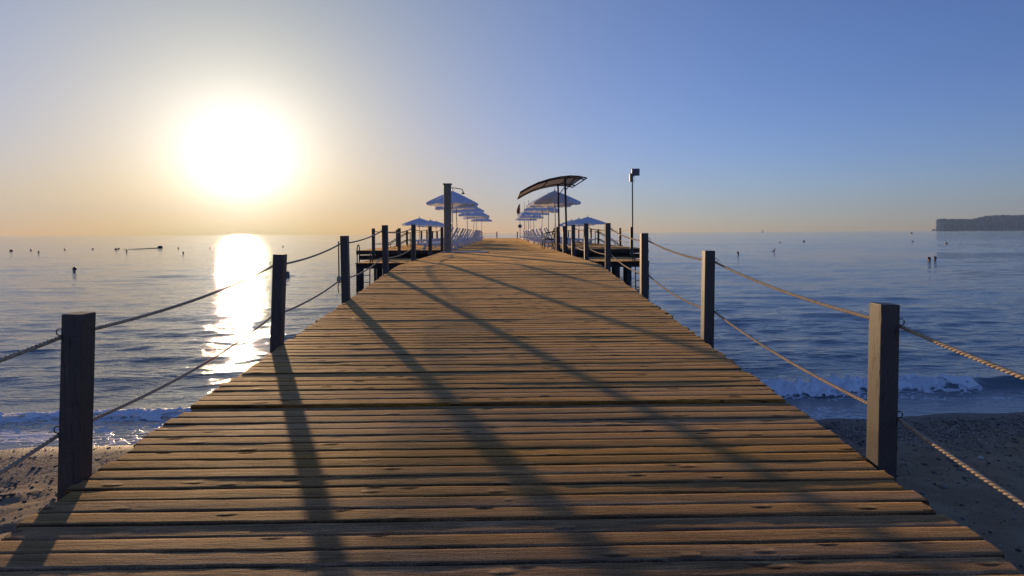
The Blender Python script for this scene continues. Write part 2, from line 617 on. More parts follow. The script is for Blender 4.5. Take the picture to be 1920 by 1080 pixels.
def sand_mat():
    m, t, p, _ = newmat('wet_sand')
    g = N(t, 'ShaderNodeNewGeometry')
    pos = g.outputs['Position']
    wet = N(t, 'ShaderNodeAttribute', attribute_name='wet').outputs['Fac']
    shingle = N(t, 'ShaderNodeAttribute', attribute_name='shingle').outputs['Fac']
    vo = N(t, 'ShaderNodeTexVoronoi', feature='F1')
    t.links.new(pos, vo.inputs['Vector'])
    vo.inputs['Scale'].default_value = 75.0
    hue = N(t, 'ShaderNodeSeparateXYZ')
    t.links.new(vo.outputs['Color'], hue.inputs[0])
    stone = ramp(t, hue.outputs[0], [(0.0, (0.045, 0.038, 0.032)), (0.45, (0.19, 0.15, 0.11)), (0.8, (0.36, 0.30, 0.23)), (1.0, (0.70, 0.65, 0.57))])
    sg = math_(t, 'MULTIPLY', shingle, smooth(t, math_(t, 'ADD', noise(t, pos, 5.0, 4), math_(t, 'MULTIPLY', shingle, 0.3)), 0.45, 0.62))
    dome = math_(t, 'MULTIPLY', math_(t, 'SUBTRACT', 1.0, vo.outputs['Distance']), sg)
    n1 = noise(t, pos, 3.0, 6, 0.65)
    n2 = noise(t, pos, 90.0, 4, 0.7)
    c = ramp(t, math_(t, 'ADD', math_(t, 'MULTIPLY', n1, 0.5), math_(t, 'MULTIPLY', n2, 0.5)),
             [(0.3, (0.18, 0.13, 0.078)), (0.5, (0.36, 0.27, 0.165)), (0.72, (0.52, 0.42, 0.28))])
    c = mixc(t, sg, c, stone)
    c = mixc(t, math_(t, 'MULTIPLY', wet, 0.6), c, (0.09, 0.07, 0.05, 1))
    p.inputs['Specular IOR Level'].default_value = 0.25
    t.links.new(c, p.inputs['Base Color'])
    setin(t, p.inputs['Roughness'], math_(t, 'MULTIPLY_ADD', wet, -0.45, 0.9))
    h = math_(t, 'ADD', math_(t, 'MULTIPLY', n1, 1.0), math_(t, 'ADD', math_(t, 'MULTIPLY', n2, 0.5), math_(t, 'MULTIPLY', dome, 0.35)))
    bump(t, p, h, 1.0, 0.035)
    return m


M['sand'] = sand_mat()


def pebble_mat():
    m, t, p, _ = newmat('pebble_stone')
    a = N(t, 'ShaderNodeAttribute', attribute_name='tone').outputs['Fac']
    c = ramp(t, a, [(0.0, (0.05, 0.045, 0.042)), (0.4, (0.14, 0.12, 0.10)), (0.75, (0.28, 0.24, 0.20)), (1.0, (0.55, 0.52, 0.47))])
    t.links.new(c, p.inputs['Base Color'])
    p.inputs['Roughness'].default_value = 0.85
    return m


M['pebble'] = pebble_mat()
M['foam'] = simple('sea_foam', (0.88, 0.89, 0.90), 0.8, 0, 0.05, 30, 0.012, 60)


def rock_mat():
    m, t, p, _ = newmat('headland_rock')
    g = N(t, 'ShaderNodeNewGeometry')
    pos = g.outputs['Position']
    n1 = noise(t, vmath(t, 'MULTIPLY', pos, (0.006, 0.006, 0.02)), 1.0, 6, 0.6)
    cl = N(t, 'ShaderNodeAttribute', attribute_name='bare').outputs['Fac']
    c = ramp(t, n1, [(0.3, (0.022, 0.028, 0.026)), (0.7, (0.055, 0.058, 0.048))])
    c = mixc(t, cl, c, ramp(t, n1, [(0.3, (0.26, 0.20, 0.16)), (0.7, (0.48, 0.38, 0.31))]))
    t.links.new(c, p.inputs['Base Color'])
    p.inputs['Roughness'].default_value = 0.9
    return m


M['rock'] = rock_mat()

# ------------------------------------------------------------------ sea
HEADS = []          # things in the water that make ripples: (x, y, size)


def px(xp, yp):
    """a place on the water seen at pixel (xp, yp) of the 1920 x 1080 photograph"""
    hy = 442.3 - xp / 1920 * 11.0
    y = EYE * 1050 / (yp - hy)
    return ((xp - 943) / 1050 * y, y)


def build_sea():
    near = np.arange(4.6, 14, 0.026)
    nfar = int(math.log(7800 / 14) / 0.0068)
    far = 14 * np.exp(np.arange(nfar + 1) * 0.0068)
    Y1 = np.concatenate([near, far])
    T = np.linspace(-1.75, 1.75, 620)
    Y, TT = np.meshgrid(Y1, T, indexing='ij')
    X = TT * (Y + 2.0)
    dy = np.gradient(Y1)[:, None]
    dx = (T[1] - T[0]) * (Y + 2.0)
    sp = np.maximum(dy, dx * 0.8)
    dsh = Y - shore_y(X) - 0.12 * fbm(X * 0.6, Y * 0 + 3.0, 3)
    calm = np.clip((dsh - 0.1) / 2.6, 0.05, 1.0)
    patch = 0.78 + 0.45 * fbm(X * 0.035 + 9, Y * 0.06 + 3, 3)
    Z = np.zeros_like(X)
    rng = np.random.default_rng(3)
    lam = np.exp(rng.uniform(math.log(0.16), math.log(7.0), 96))
    for L in lam:
        k = 2 * math.pi / L
        th = rng.normal(0, 0.32) - 0.12
        kx, ky = k * math.sin(th), k * math.cos(th)
        steep = 0.0122 * (1.0 if L < 0.9 else 0.5 if L < 3 else 0.3)
        w = np.clip((L / sp - 3.0) / 3.0, 0, 1)
        ph = kx * X + ky * Y + rng.uniform(0, 6.28) + 0.9 * vnoise(X * 0.25 / max(L, 1), Y * 0.25 / max(L, 1))
        s = np.sin(ph)
        Z += w * steep / k * (s + 0.22 * np.cos(2 * ph))
    Z *= calm * patch * (1 + 0.25 * np.clip((Y - 16) / 60, 0, 1) + 0.55 * np.exp(-((Y - 10) / 9) ** 2))
    for (hx, hy, a) in HEADS:
        r = np.hypot(X - hx, (Y - hy))
        mk = r < 4
        Z[mk] += (a * 0.05 * np.cos(r[mk] * 9.0) * np.exp(-r[mk] / 0.9))
    # the breaker rolling in along the shore
    cy = crest_y(X) + 0.10 * fbm(X * 0.9, X * 0 + 7, 3)
    u = Y - cy
    right = np.clip((X + 0.5) / 3.0, 0, 1)
    amp = 0.055 + 0.115 * right
    prof = np.where(u < 0, np.exp(-(u / 0.15) ** 2), np.exp(-(u / 0.48) ** 2))
    Z += amp * prof * (0.85 + 0.25 * fbm(X * 1.2, X * 0, 2))
    Z += 0.03 * np.exp(-((Y - cy - 2.2) / 0.5) ** 2) * np.clip(1 + fbm(X * 0.4, Y * 0.3 + 4, 2), 0, 2)
    # foam: thick on the broken crest, lacy in the wash in front of it
    broke = np.where(X > 0, np.clip((7.3 - X) / 0.9, 0, 1), 1.0)
    f = 0.78 * broke * np.where(u < 0.06, np.exp(-(np.clip(-u, 0, 9) / 0.42) ** 2), np.exp(-((u - 0.06) / 0.10) ** 2))
    wash = np.clip((cy - Y) / 0.4, 0, 1) * np.clip((dsh + 0.15) / 0.3, 0, 1)
    f = np.maximum(f, wash * (0.52 + 0.22 * fbm(X * 0.8 + 2, Y * 2.5, 3)))
    f = np.maximum(f, 0.62 * np.exp(-((dsh - 0.05) / 0.07) ** 2))
    f[Y > 12] = 0
    shallow = np.clip(1 - dsh / 1.7, 0, 1) ** 1.3
    V = np.stack([X, Y, Z], -1).reshape(-1, 3)
    o = np_mesh('sea', V, grid_quads(len(Y1), len(T)), M['water'], True, {'foam': f, 'shallow': shallow})
    tag(o, kind='structure')


# ------------------------------------------------------------------ beach
def sand_z(X, Y):
    s = shore_y(X) - Y
    z = np.where(s > 0, 0.075 * s, 0.11 * s) + 0.008
    dry = np.clip(s / 1.0, 0, 1)
    z = z + dry * (0.022 * fbm(X * 1.3, Y * 1.6, 4) + 0.020 * fbm(X * 5, Y * 5, 3) - 0.03 * np.clip(fbm(X * 3.1 + 8, Y * 2.6 + 2, 2) - 0.45, 0, 1)) + 0.006 * fbm(X * 2.0, Y * 3.0, 3)
    return z


def build_beach():
    xs = np.concatenate([np.linspace(-60, -11, 60), np.arange(-10.9, 11, 0.045), np.linspace(11, 60, 60)])
    ys = np.concatenate([np.linspace(-30, 1.0, 40), np.arange(1.05, 10.5, 0.045)])
    Y, X = np.meshgrid(ys, xs, indexing='ij')
    Z = sand_z(X, Y)
    s = shore_y(X) - Y + 0.2 * fbm(X * 0.7, Y * 0.7, 3)
    wet = np.clip(1 - (s - 0.02) / 0.40, 0, 1)
    shingle = np.clip(1.15 - np.abs(s - 0.45) / 0.75, 0, 1) + 0.25 * np.clip(fbm(X * 0.8 + 4, Y * 1.1, 3), 0, 1)
    V = np.stack([X, Y, Z], -1).reshape(-1, 3)
    tag(np_mesh('beach', V, grid_quads(len(ys), len(xs)), M['sand'], True, {'wet': wet, 'shingle': np.clip(shingle, 0, 1)}), kind='structure')

    # pebbles: rough low stones scattered on the sand
    ico = bmesh.new()
    bmesh.ops.create_icosphere(ico, subdivisions=1, radius=1.0)
    ico.verts.index_update()
    bv = np.array([v.co for v in ico.verts])
    bf = np.array([[v.index for v in f.verts] for f in ico.faces])
    ico.free()
    n = 26000
    x = RNG.uniform(-9, 9, n)
    y = shore_y(x) - np.abs(RNG.normal(0, 1, n)) ** 1.0 * 1.9 - 0.02
    ok = (y > 1.6) & ((np.abs(x) > 1.6)) & ((fbm(x * 0.9, y * 1.4, 3) + RNG.normal(0, .5, n)) > -0.25)
    x, y = x[ok], y[ok]
    n = len(x)
    r = 0.0055 * np.exp(RNG.normal(0, 0.55, n))
    r = np.clip(r * np.where(RNG.random(n) < 0.05, 1.7, 1.0), 0.003, 0.026)
    ang = RNG.uniform(0, 6.28, n)
    sx, sy, sz = r * RNG.uniform(0.9, 1.6, n), r * RNG.uniform(0.7, 1.1, n), r * RNG.uniform(0.35, 0.75, n)
    jit = 1 + RNG.uniform(-.25, .25, (n, len(bv), 1))
    P = bv[None] * jit * np.stack([sx, sy, sz], 1)[:, None, :]
    ca, sa = np.cos(ang)[:, None], np.sin(ang)[:, None]
    Q = np.stack([P[..., 0] * ca - P[..., 1] * sa + x[:, None], P[..., 0] * sa + P[..., 1] * ca + y[:, None],
                  P[..., 2] + (sand_z(x, y) + sz * 0.35)[:, None]], -1)
    F = (bf[None] + (np.arange(n) * len(bv))[:, None, None]).reshape(-1, 3)
    tone = np.repeat(np.clip(RNG.normal(0.42, 0.26, n), 0, 1), len(bv))
    o = np_mesh('pebbles', Q.reshape(-1, 3), F, M['pebble'], True, {'tone': tone})
    tag(o, 'small grey and pale pebbles strewn over the dark sand', 'pebbles', kind='stuff')


def crest_profile(x, u):
    amp = 0.055 + 0.115 * np.clip((x + 0.5) / 3.0, 0, 1)
    return amp * np.where(u < 0, np.exp(-(u / 0.15) ** 2), np.exp(-(u / 0.48) ** 2)) * (0.85 + 0.25 * fbm(x * 1.2, x * 0, 2))


def build_foam():
    """broken water on the little wave: a lumpy torn sheet, thickest just in front of the crest"""
    V, F, base = [], [], 0
    for x0, x1, du, wd in ((-10.0, 0.5, 0.011, 0.30), (0.3, 8.8, 0.011, 0.78)):
        right = x1 > 1
        xs = np.arange(x0, x1, 0.015)
        us = np.arange(-wd, 0.14, du)
        U, X = np.meshgrid(us, xs, indexing='ij')
        cy = crest_y(X) + 0.10 * fbm(X * 0.9, X * 0 + 7, 3)
        body = np.where(U > 0.02, np.exp(-((U - 0.02) / 0.06) ** 2), np.exp(-((U - 0.02) / (wd * 0.55)) ** 2))
        lump = fbm(X * 5, U * 7 + X, 3) * 0.6 + fbm(X * 17, U * 22, 3) * 0.4
        tear = fbm(X * 1.6 + 3, U * 3.5, 3) * 0.50 + fbm(X * 8, U * 13 + 5, 3) * 0.45
        gate = body * (1.15 if right else 0.92) + tear * 0.75 - 0.62
        gate -= np.clip((0.5 + 0.9 * fbm(X * 0.55 + (20 if right else 3), X * 0, 2)) * 0.30, 0, 0.5)
        if right:
            gate -= 1.4 * np.clip((X - 6.5) / 1.2, 0, 1)
        thick = np.clip(gate, 0, 0.5)
        Z = crest_profile(X, U) + thick * (0.15 if right else 0.035) * (0.75 + 1.5 * lump) + 0.004
        n0 = V and sum(len(v) for v in V) or 0
        V.append(np.stack([X, cy + U + 0.02 * lump, Z], -1).reshape(-1, 3))
        q = grid_quads(len(us), len(xs))
        keep = (gate.reshape(-1)[q] > 0).sum(1) >= 3
        F.append(q[keep] + n0)
    V, F = np.concatenate(V), np.concatenate(F)
    used = np.zeros(len(V), bool)
    used[F.ravel()] = True
    idx = np.cumsum(used) - 1
    o = np_mesh('foam', V[used], idx[F], M['foam'], True)
    tag(o, 'white broken foam tumbling along the small wave at the shore', 'foam', kind='stuff')


# ------------------------------------------------------------------ headland
def build_headland():
    D = 5200.0
    k = D / 1050

    def top(pxl):
        return np.interp(pxl, [1763, 1766, 1772, 1800, 1836, 1843, 1850, 1858, 1870, 1890, 1930, 2100, 2500, 3000],
                         [4, 24.5, 25.6, 25.8, 25.2, 26.5, 29, 31, 32.4, 33, 33.2, 40, 52, 30]) * k
    us = np.concatenate([np.linspace(1758, 1940, 260), np.linspace(1942, 3000, 160)])
    vs = np.concatenate([np.linspace(0, 0.12, 14), np.linspace(0.14, 1, 26)])
    U, V = np.meshgrid(us, vs, indexing='ij')
    prof = np.clip(V / 0.05, 0, 1) ** 0.7 * np.where(V < 0.85, 1, np.clip((1 - V) / 0.15, 0, 1))
    prof = prof * (0.86 + 0.14 * np.clip(V / 0.35, 0, 1))
    H = top(U) * prof
    H += prof * 3.5 * fbm(U * 0.12, V * 9, 4) * np.clip(V * 6, 0, 1) * (V < 0.3)
    Y = D + V * 1600 + 40 * fbm(U * 0.12, V * 3, 3) + (U - 1763) * 0.4
    H *= 1 + 0.035 * fbm(U * 0.16, V * 2, 4)
    X = (U - 943) / 1050 * Y
    edge = np.clip((1790 - U) / 26, 0, 1)
    bare = np.clip(edge * 1.3 * (H < 0.8 * top(U)) * (V < 0.12) + 0.5 * (fbm(U * .3, H * .05, 3) > 0.55) * (V < 0.1), 0, 1)
    P = np.stack([X, Y, H - 2], -1).reshape(-1, 3)
    o = np_mesh('headland', P, grid_quads(len(us), len(vs)), M['rock'], False, {'bare': bare})
    tag(o, kind='structure')


# ------------------------------------------------------------------ pier
RAMP_END = 14.0


def deck_z(y):
    return EYE - 1.78 + 0.07 * y if y < RAMP_END else EYE - 0.80


DL, DR = -2.63, 2.42
PITCH = 0.122


def plank_mesh(name, seed, L, w=0.1182, h=0.036, nseg=36):
    rng = random.Random(seed)
    prof = [(-w / 2, -h), (-w / 2, -0.0060), (-w / 2 + 0.003, -0.0022), (-w * 0.435, -0.0006), (-w * 0.30, 0.0), (0, -0.0003), (w * 0.30, 0.0), (w * 0.435, -0.0006), (w / 2 - 0.003, -0.0022), (w / 2, -0.0060), (w / 2, -h)]
    n = len(prof)
    vs, fs = [], []
    ph = [rng.uniform(0, 6.28) for _ in range(8)]
    for i in range(nseg + 1):
        x = -L / 2 + L * i / nseg
        ea = 0.0012 * math.sin(x * 3.1 + ph[0]) + 0.0009 * math.sin(x * 9.7 + ph[1])
        eb = 0.0012 * math.sin(x * 2.7 + ph[2]) + 0.0009 * math.sin(x * 8.3 + ph[3])
        zz = 0.0013 * math.sin(x * 1.3 + ph[4]) + 0.0006 * math.sin(x * 4.4 + ph[5])
        for j, (a, z) in enumerate(prof):
            q = a + (ea if a < 0 else eb) * abs(a) / (w / 2)
            zj = z + zz + (rng.uniform(-0.0007, 0.0007) if 1 < j < n - 2 else 0)
            if j in (1, 2, 8, 9) and rng.random() < 0.12:
                zj -= rng.uniform(0.001, 0.004)
            xx = x
            if i in (0, nseg):
                xx += rng.uniform(-0.006, 0.006)
            vs.append((xx, q, zj))
    for i in range(nseg):
        for j in range(n - 1):
            a = i * n + j
            fs.append((a, a + n, a + n + 1, a + 1))
        fs.append((i * n + n - 1, i * n + 2 * n - 1, i * n + n, i * n))
    fs.append(tuple(range(n)))
    fs.append(tuple(nseg * n + j for j in range(n))[::-1])
    me = bpy.data.meshes.new(name)
    me.from_pydata(vs, [], fs)
    me.polygons.foreach_set('use_smooth', [len(f) == 4 for f in fs])
    me.materials.append(M['plank'])
    try:
        me.set_sharp_from_angle(angle=R(38))
    except Exception:
        pass
    return me


PIER_END = 88.0


def build_pier():
    pier = empty('pier', (0, 0, 0), 0, 'long brown plank pier running straight out over the sea', 'pier')
    L = DR - DL
    meshes = [plank_mesh('plank', s, L) for s in range(14)]
    y = 1.30
    k = 0
    rng = random.Random(21)
    while k < 300:
        o = bpy.data.objects.new('plank', meshes[rng.randrange(len(meshes))])
        COL.objects.link(o)
        o.parent = pier
        tilt = math.atan(0.07) if y < RAMP_END else 0
        dz = rng.gauss(0, 0.0018)
        rx = rng.gauss(0, R(0.55))
        if abs(y - 4.70) < PITCH / 2:
            dz, rx = -0.022, R(1.5)
        wide = 1.0
        o.location = ((DL + DR) / 2 + rng.uniform(-0.018, 0.018), y, deck_z(y) + dz)
        o.rotation_euler = (tilt + rx, 0, rng.gauss(0, 0.0009) + (math.pi if rng.random() < 0.5 else 0))
        if o.rotation_euler[2] > 2:
            o.rotation_euler[0] = -o.rotation_euler[0]
        o.scale = (1 + rng.uniform(-0.008, 0.008), wide, 1)
        k += 1
        y += PITCH * (math.cos(math.atan(0.07)) if y < RAMP_END else 1)
    # the far planks, too thin to tell apart
    far = MB()
    while y < PIER_END:
        dz = rng.gauss(0, 0.002)
        far.box(((DL + DR) / 2 + rng.uniform(-.02, .02), y, deck_z(y) - 0.018 + dz), (L + rng.uniform(-.03, .03), 0.1182, 0.036))
        y += PITCH
    o = far.build('planks', M['plank_far'], pier)
    o['kind'] = 'stuff'
    # joists under the planks
    for x in (-2.4, -0.8, 0.75, 2.2):
        b = MB()
        b.bar((x, 0.9, deck_z(0.9) - 0.14), (x, RAMP_END, deck_z(RAMP_END) - 0.14), 0.09, 0.19)
        b.bar((x, RAMP_END, EYE - 0.94), (x, PIER_END, EYE - 0.94), 0.09, 0.19)
        b.build('joist', M['beam'], pier)
    yy = 3.6
    while yy < PIER_END:
        c = MB().box((-0.1, yy, deck_z(yy) - 0.34), (4.9, 0.2, 0.19)).build('crossbeam', M['beam'], pier)
        for x in (-2.2, 2.0):
            top = deck_z(yy) - 0.435
            MB().tube([(x, yy, -1.6), (x, yy, top)], 0.13, 12).build('pile', M['pile'], pier)
        yy += 3.3
    return pier


# ------------------------------------------------------------------ rope railings
def rope_pts(a, b, sag, n):
    a, b = Vector(a), Vector(b)
    out = []
    for i in range(n + 1):
        t = i / n
        p = a.lerp(b, t)
        p.z -= sag * 4 * t * (1 - t)
        out.append(p)
    return out


def rope_mesh(mb, a, b, sag, r=0.0135, twisted=True, pitch=0.085, steps=7, n=6):
    if not twisted:
        mb.tube(rope_pts(a, b, sag, 16), r, 6)
        return
    L = (Vector(b) - Vector(a)).length
    m = int(L / pitch * steps)
    C = rope_pts(a, b, sag, m)
    for s in range(3):
        P = []
        for i, c in enumerate(C):
            t = (C[min(i + 1, m)] - C[max(i - 1, 0)]).normalized()
            u = t.cross(Vector((0, 0, 1))).normalized()
            v = u.cross(t)
            an = 2 * math.pi * (i / steps + s / 3)
            P.append(c + (u * math.cos(an) + v * math.sin(an)) * r * 0.52)
        mb.tube(P, r * 0.56, n, caps=False)


def ring(mb, c, rad, wire, plane='xz', a0=0, a1=300):
    pts = []
    for i in range(13):
        a = R(a0 + (a1 - a0) * i / 12)
        if plane == 'xz':
            pts.append((c[0] + rad * math.cos(a), c[1], c[2] + rad * math.sin(a)))
        else:
            pts.append((c[0], c[1] + rad * math.cos(a), c[2] + rad * math.sin(a)))
    mb.tube(pts, wire, 6)


PW = 0.124


def railing(name, side, x0, ys, label, lean, twist_upto=14.0, drop=(0.14, 0.745), hooks=True, h=1.075, zfun=deck_z, w=PW, below=0.42, mat='post'):
    root = empty(name, (x0, ys[0], zfun(ys[0])), 0, label, 'railing')
    inv = Matrix.Translation(root.location).inverted()
    xo = side * (w / 2 + 0.018)
    for i, y in enumerate(ys):
        z = zfun(y)
        pb = MB()
        Mx = Matrix.Translation((x0 - root.location.x, y - root.location.y, z - root.location.z)) @ Matrix.Rotation(R(lean[i] if i < len(lean) else 0), 4, 'Y')
        hp = h - (0.03 if i < 2 else 0.0)
        pb.box((0, 0, (hp - below) / 2), (w, w, hp + below), Mx, 0.006)
        post = pb.build('post', M[mat], root)
        if hooks:
            for dq in drop:
                hb = MB()
                ring(hb, Mx @ Vector((side * (w / 2 + 0.020), -0.045, hp - dq + 0.026)), 0.021, 0.0035, 'xz', 60, 400)
                hb.build('eye_hook', M['dark_metal'], post)
    for i in range(len(ys) - 1):
        for q, dq in enumerate(drop):
            def at(j):
                ln = R(lean[j] if j < len(lean) else 0)
                h_ = h - (0.03 if j < 2 else 0.0)
                return (x0 + xo + math.sin(ln) * (h_ - dq) - root.location.x, ys[j] - root.location.y, zfun(ys[j]) + h_ - dq - root.location.z)
            rb = MB()
            near = ys[i] < twist_upto
            sag = (0.055, 0.075)[q % 2] * (1 + 0.25 * math.sin(i * 2.3 + q + side))
            if ys[i + 1] - ys[i] > 0:
                rope_mesh(rb, at(i), at(i + 1), sag, 0.0135, near)
            rb.build('rope', M['rope'], root)
    return root


LY = [0.35, 3.56, 6.71, 9.64, 12.9, 16.9, 20.8, 24.8]
RY = [0.35, 3.66, 6.81, 9.87, 13.3, 16.7, 19.8, 22.7, 25.6]


def build_railings():
    railing('rope_railing', -1, -2.695, LY, 'rope railing along the left, sunward edge of the pier, standing dark against the glare', [1.2, 1.7, 2.2, -1.0, -0.7, 0.3, -0.3, 0])
    railing('rope_railing', 1, 2.49, RY, 'rope railing along the right edge of the pier with sunlit twisted rope', [1.2, 1.5, 1.2, 0.4, 0.3, -0.2, 0.2, 0, 0])
    # spare rope tied on the third left post
    t = empty('tied_rope', (-2.80, 9.58, deck_z(9.58)), 0, 'spare length of rope knotted onto the left railing and hanging straight down', 'rope')
    b = MB()
    rope_mesh(b, (0, 0, 0.98), (0.005, 0, 0.33), 0.0, 0.012, True)
    b.build('cord', M['rope'], t)
    k = MB()
    for i in range(3):
        ring(k, (0.005, 0, 0.31 + 0.025 * i), 0.026, 0.014, 'xz', 30 * i, 30 * i + 345)
    k.build('knot', M['rope'], t)
    e = MB().tube([(0.0, 0, 0.30), (-0.012, 0.0, 0.2), (-0.004, 0.01, 0.10)], 0.009, 6)
    e.build('loose_end', M['rope'], t)


# ------------------------------------------------------------------ side platforms, landings
PLAT_Y0, PLAT_Y1 = 27.2, 66.0
ZD = EYE - 0.80


def build_platform(s, label, llabel):
    p = empty('side_platform', (s * 4.9, PLAT_Y0, ZD), 0, label, 'platform')
    x_in = (2.46 if s > 0 else 2.67)
    x_out = 7.05
    cx, wd = (x_in + x_out) / 2 - 4.9, x_out - x_in
    b = MB()
    rng = random.Random(5 + s)
    y = 0.07
    while y < PLAT_Y1 - PLAT_Y0:
        b.box((s * cx, y, -0.02 + rng.gauss(0, 0.002)), (wd, 0.1182, 0.036))
        y += PITCH
    o = b.build('deck_boards', M['plank_far'], p)
    o['kind'] = 'stuff'
    MB().box((s * cx, -0.03, -0.11), (wd, 0.05, 0.18)).build('fascia', M['beam'], p)
    MB().box((s * (x_out - 4.9 + 0.03), (PLAT_Y1 - PLAT_Y0) / 2, -0.11), (0.05, PLAT_Y1 - PLAT_Y0, 0.18)).build('fascia', M['beam'], p)
    for yy in (0.35, 4.0, 8.0, 12.0, 16.0, 20.0, 25.0, 30.0):
        MB().box((s * cx, yy, -0.36), (wd, 0.18, 0.22)).build('crossbeam', M['beam'], p)
        for x in (3.05, 4.6, 6.2):
            MB().tube([(s * (x - 4.9), yy, -3.2), (s * (x - 4.9), yy, -0.47)], 0.14, 10).build('pile', M['pile'], p)

    # lower swimming stage in front
    l = empty('landing_stage', (s * 4.6, 24.4, ZD - 0.36), 0, llabel, 'landing stage')
    b = MB()
    y = 22.5
    while y < 26.3:
        b.box((0, y - 24.4, -0.02 + rng.gauss(0, .003)), (2.6, 0.1182, 0.036))
        y += PITCH
    b.build('deck_boards', M['plank_far'], l)['kind'] = 'stuff'
    for yy in (22.65, 26.1):
        MB().box((0, yy - 24.4, -0.14), (2.62, 0.14, 0.20)).build('beam', M['beam'], l)
        for x in (-1.05, 0, 1.15):
            MB().tube([(x * s, yy - 24.4, -2.8), (x * s, yy - 24.4, -0.24)], 0.14, 10).build('pile', M['pile'], l)

    # swimming ladder with bent hand grips
    lad = empty('swim_ladder', (s * 5.55, 22.4, ZD - 0.36), 0,
                'steel ladder with tall hooped grips going down into the sea off the left lower stage' if s < 0 else
                'steel ladder with short hooped grip off the right lower stage, below the floodlight', 'ladder')
    hh = (0.72, 0.42) if s < 0 else (0.42, 0.42)
    for q, xx in enumerate((-0.26, 0.26)):
        g = MB()
        H_ = hh[q]
        pts = [(xx, 0.35, 0)] + [(xx, 0.175 + 0.175 * math.cos(a), H_ - 0.17 + 0.17 * math.sin(a)) for a in np.linspace(0, math.pi, 9)] + [(xx, 0.0, 0.0), (xx, -0.08, -0.3), (xx, -0.12, -1.5)]
        g.tube(pts, 0.022, 7).build('rail', M['dark_metal'], lad)
    for z in (-0.2, -0.48, -0.76, -1.04):
        MB().tube([(-0.26, -0.10, z), (0.26, -0.10, z)], 0.016, 6).build('rung', M['dark_metal'], lad)

    # rope rail round the platform
    zf = lambda y: ZD
    side = 'left' if s < 0 else 'right'
    r = empty('platform_railing', (s * 6.9, PLAT_Y0, ZD), 0, 'rope fence on dark posts around the outer edge of the %s side platform' % side, 'fence')
    spots = [(4.95 if s < 0 else 6.17, 26.6), (6.13 if s < 0 else 6.17, 26.6)] if s < 0 else [(6.17, 26.6)]
    spots = ([(4.93, 26.7)] if s < 0 else []) + [(6.15, 26.7)] + [(6.9, y) for y in (32.9, 36.6, 40.4, 43.8, 47.5, 51, 55, 59)]
    P = []
    for (x, y) in spots:
        MB().box((s * (x - 6.9), y - PLAT_Y0, 0.38), (0.135, 0.135, 1.36), None, 0.006).build('post', M['post'], r)
        P.append((s * (x - 6.9), y - PLAT_Y0))
    for a, b_ in zip(P[:-1], P[1:]):
        for z in (0.92, 0.33):
            rb = MB()
            rope_mesh(rb, (a[0], a[1], z), (b_[0], b_[1], z), 0.04, 0.014, False)
            rb.build('rope', M['rope'], r)
    # swim stairs going down off the outer edge
    st = empty('stair_rail', (s * 6.2, 33.6, ZD), 0, 'dark tube handrails of the stairs going down off the %s platform' % side, 'handrail')
    for yy in (0, 0.9):
        for zz in (0.0, -0.42):
            b = MB()
            b.tube([(s * -0.55, yy, 0.86 + zz), (s * -0.3, yy, 0.80 + zz), (s * 0.75, yy, 0.16 + zz), (s * 1.3, yy, -0.25 + zz)], 0.025, 7)
            b.build('rail', M['dark_metal'], st)
        MB().tube([(s * -0.5, yy, 0), (s * -0.5, yy, 0.86)], 0.025, 7).build('upright', M['dark_metal'], st)
        MB().tube([(s * 0.72, yy, -0.3), (s * 0.72, yy, 0.16)], 0.025, 7).build('upright', M['dark_metal'], st)


def build_pier_end():
    r = empty('end_railing', (0, PIER_END - 0.2, ZD), 0, 'low posts with slack rope across the far end of the pier', 'fence')
    xs = [-6.6, -3.3, -0.95, 2.25, 6.2]
    for x in xs:
        MB().box((x, 0, 0.45), (0.16, 0.16, 1.15), None, 0.006).build('post', M['post'], r)
    for a, b in zip(xs[:-1], xs[1:]):
        if a == -0.95:
            continue
        for z in (0.85, 0.4):
            rb = MB()
            rope_mesh(rb, (a, 0, z), (b, 0, z), 0.1, 0.016, False)
            rb.build('rope', M['rope'], r)
    # wide end deck carrying the last umbrellas
    e = empty('end_platform', (0, 77, ZD), 0, 'wide plank platform closing the far end of the pier', 'platform')
    for s in (-1, 1):
        b = MB()
        y = 66.05
        while y < PIER_END:
            b.box((s * 4.85, y - 77, -0.02), (4.2, 0.1182, 0.036))
            y += PITCH
        b.build('deck_boards', M['plank_far'], e)['kind'] = 'stuff'
        for yy in (68, 74, 80, 86):
            for x in (3.2, 6.4):
                MB().tube([(s * x, yy - 77, -3.2), (s * x, yy - 77, -0.04)], 0.14, 8).build('pile', M['pile'], e)


# ------------------------------------------------------------------ umbrellas
ORD = ['first', 'second', 'third', 'fourth', 'fifth', 'sixth', 'seventh', 'eighth', 'ninth', 'tenth', 'eleventh', 'twelfth', 'thirteenth', 'fourteenth', 'fifteenth', 'sixteenth', 'seventeenth', 'eighteenth', 'nineteenth', 'twentieth']


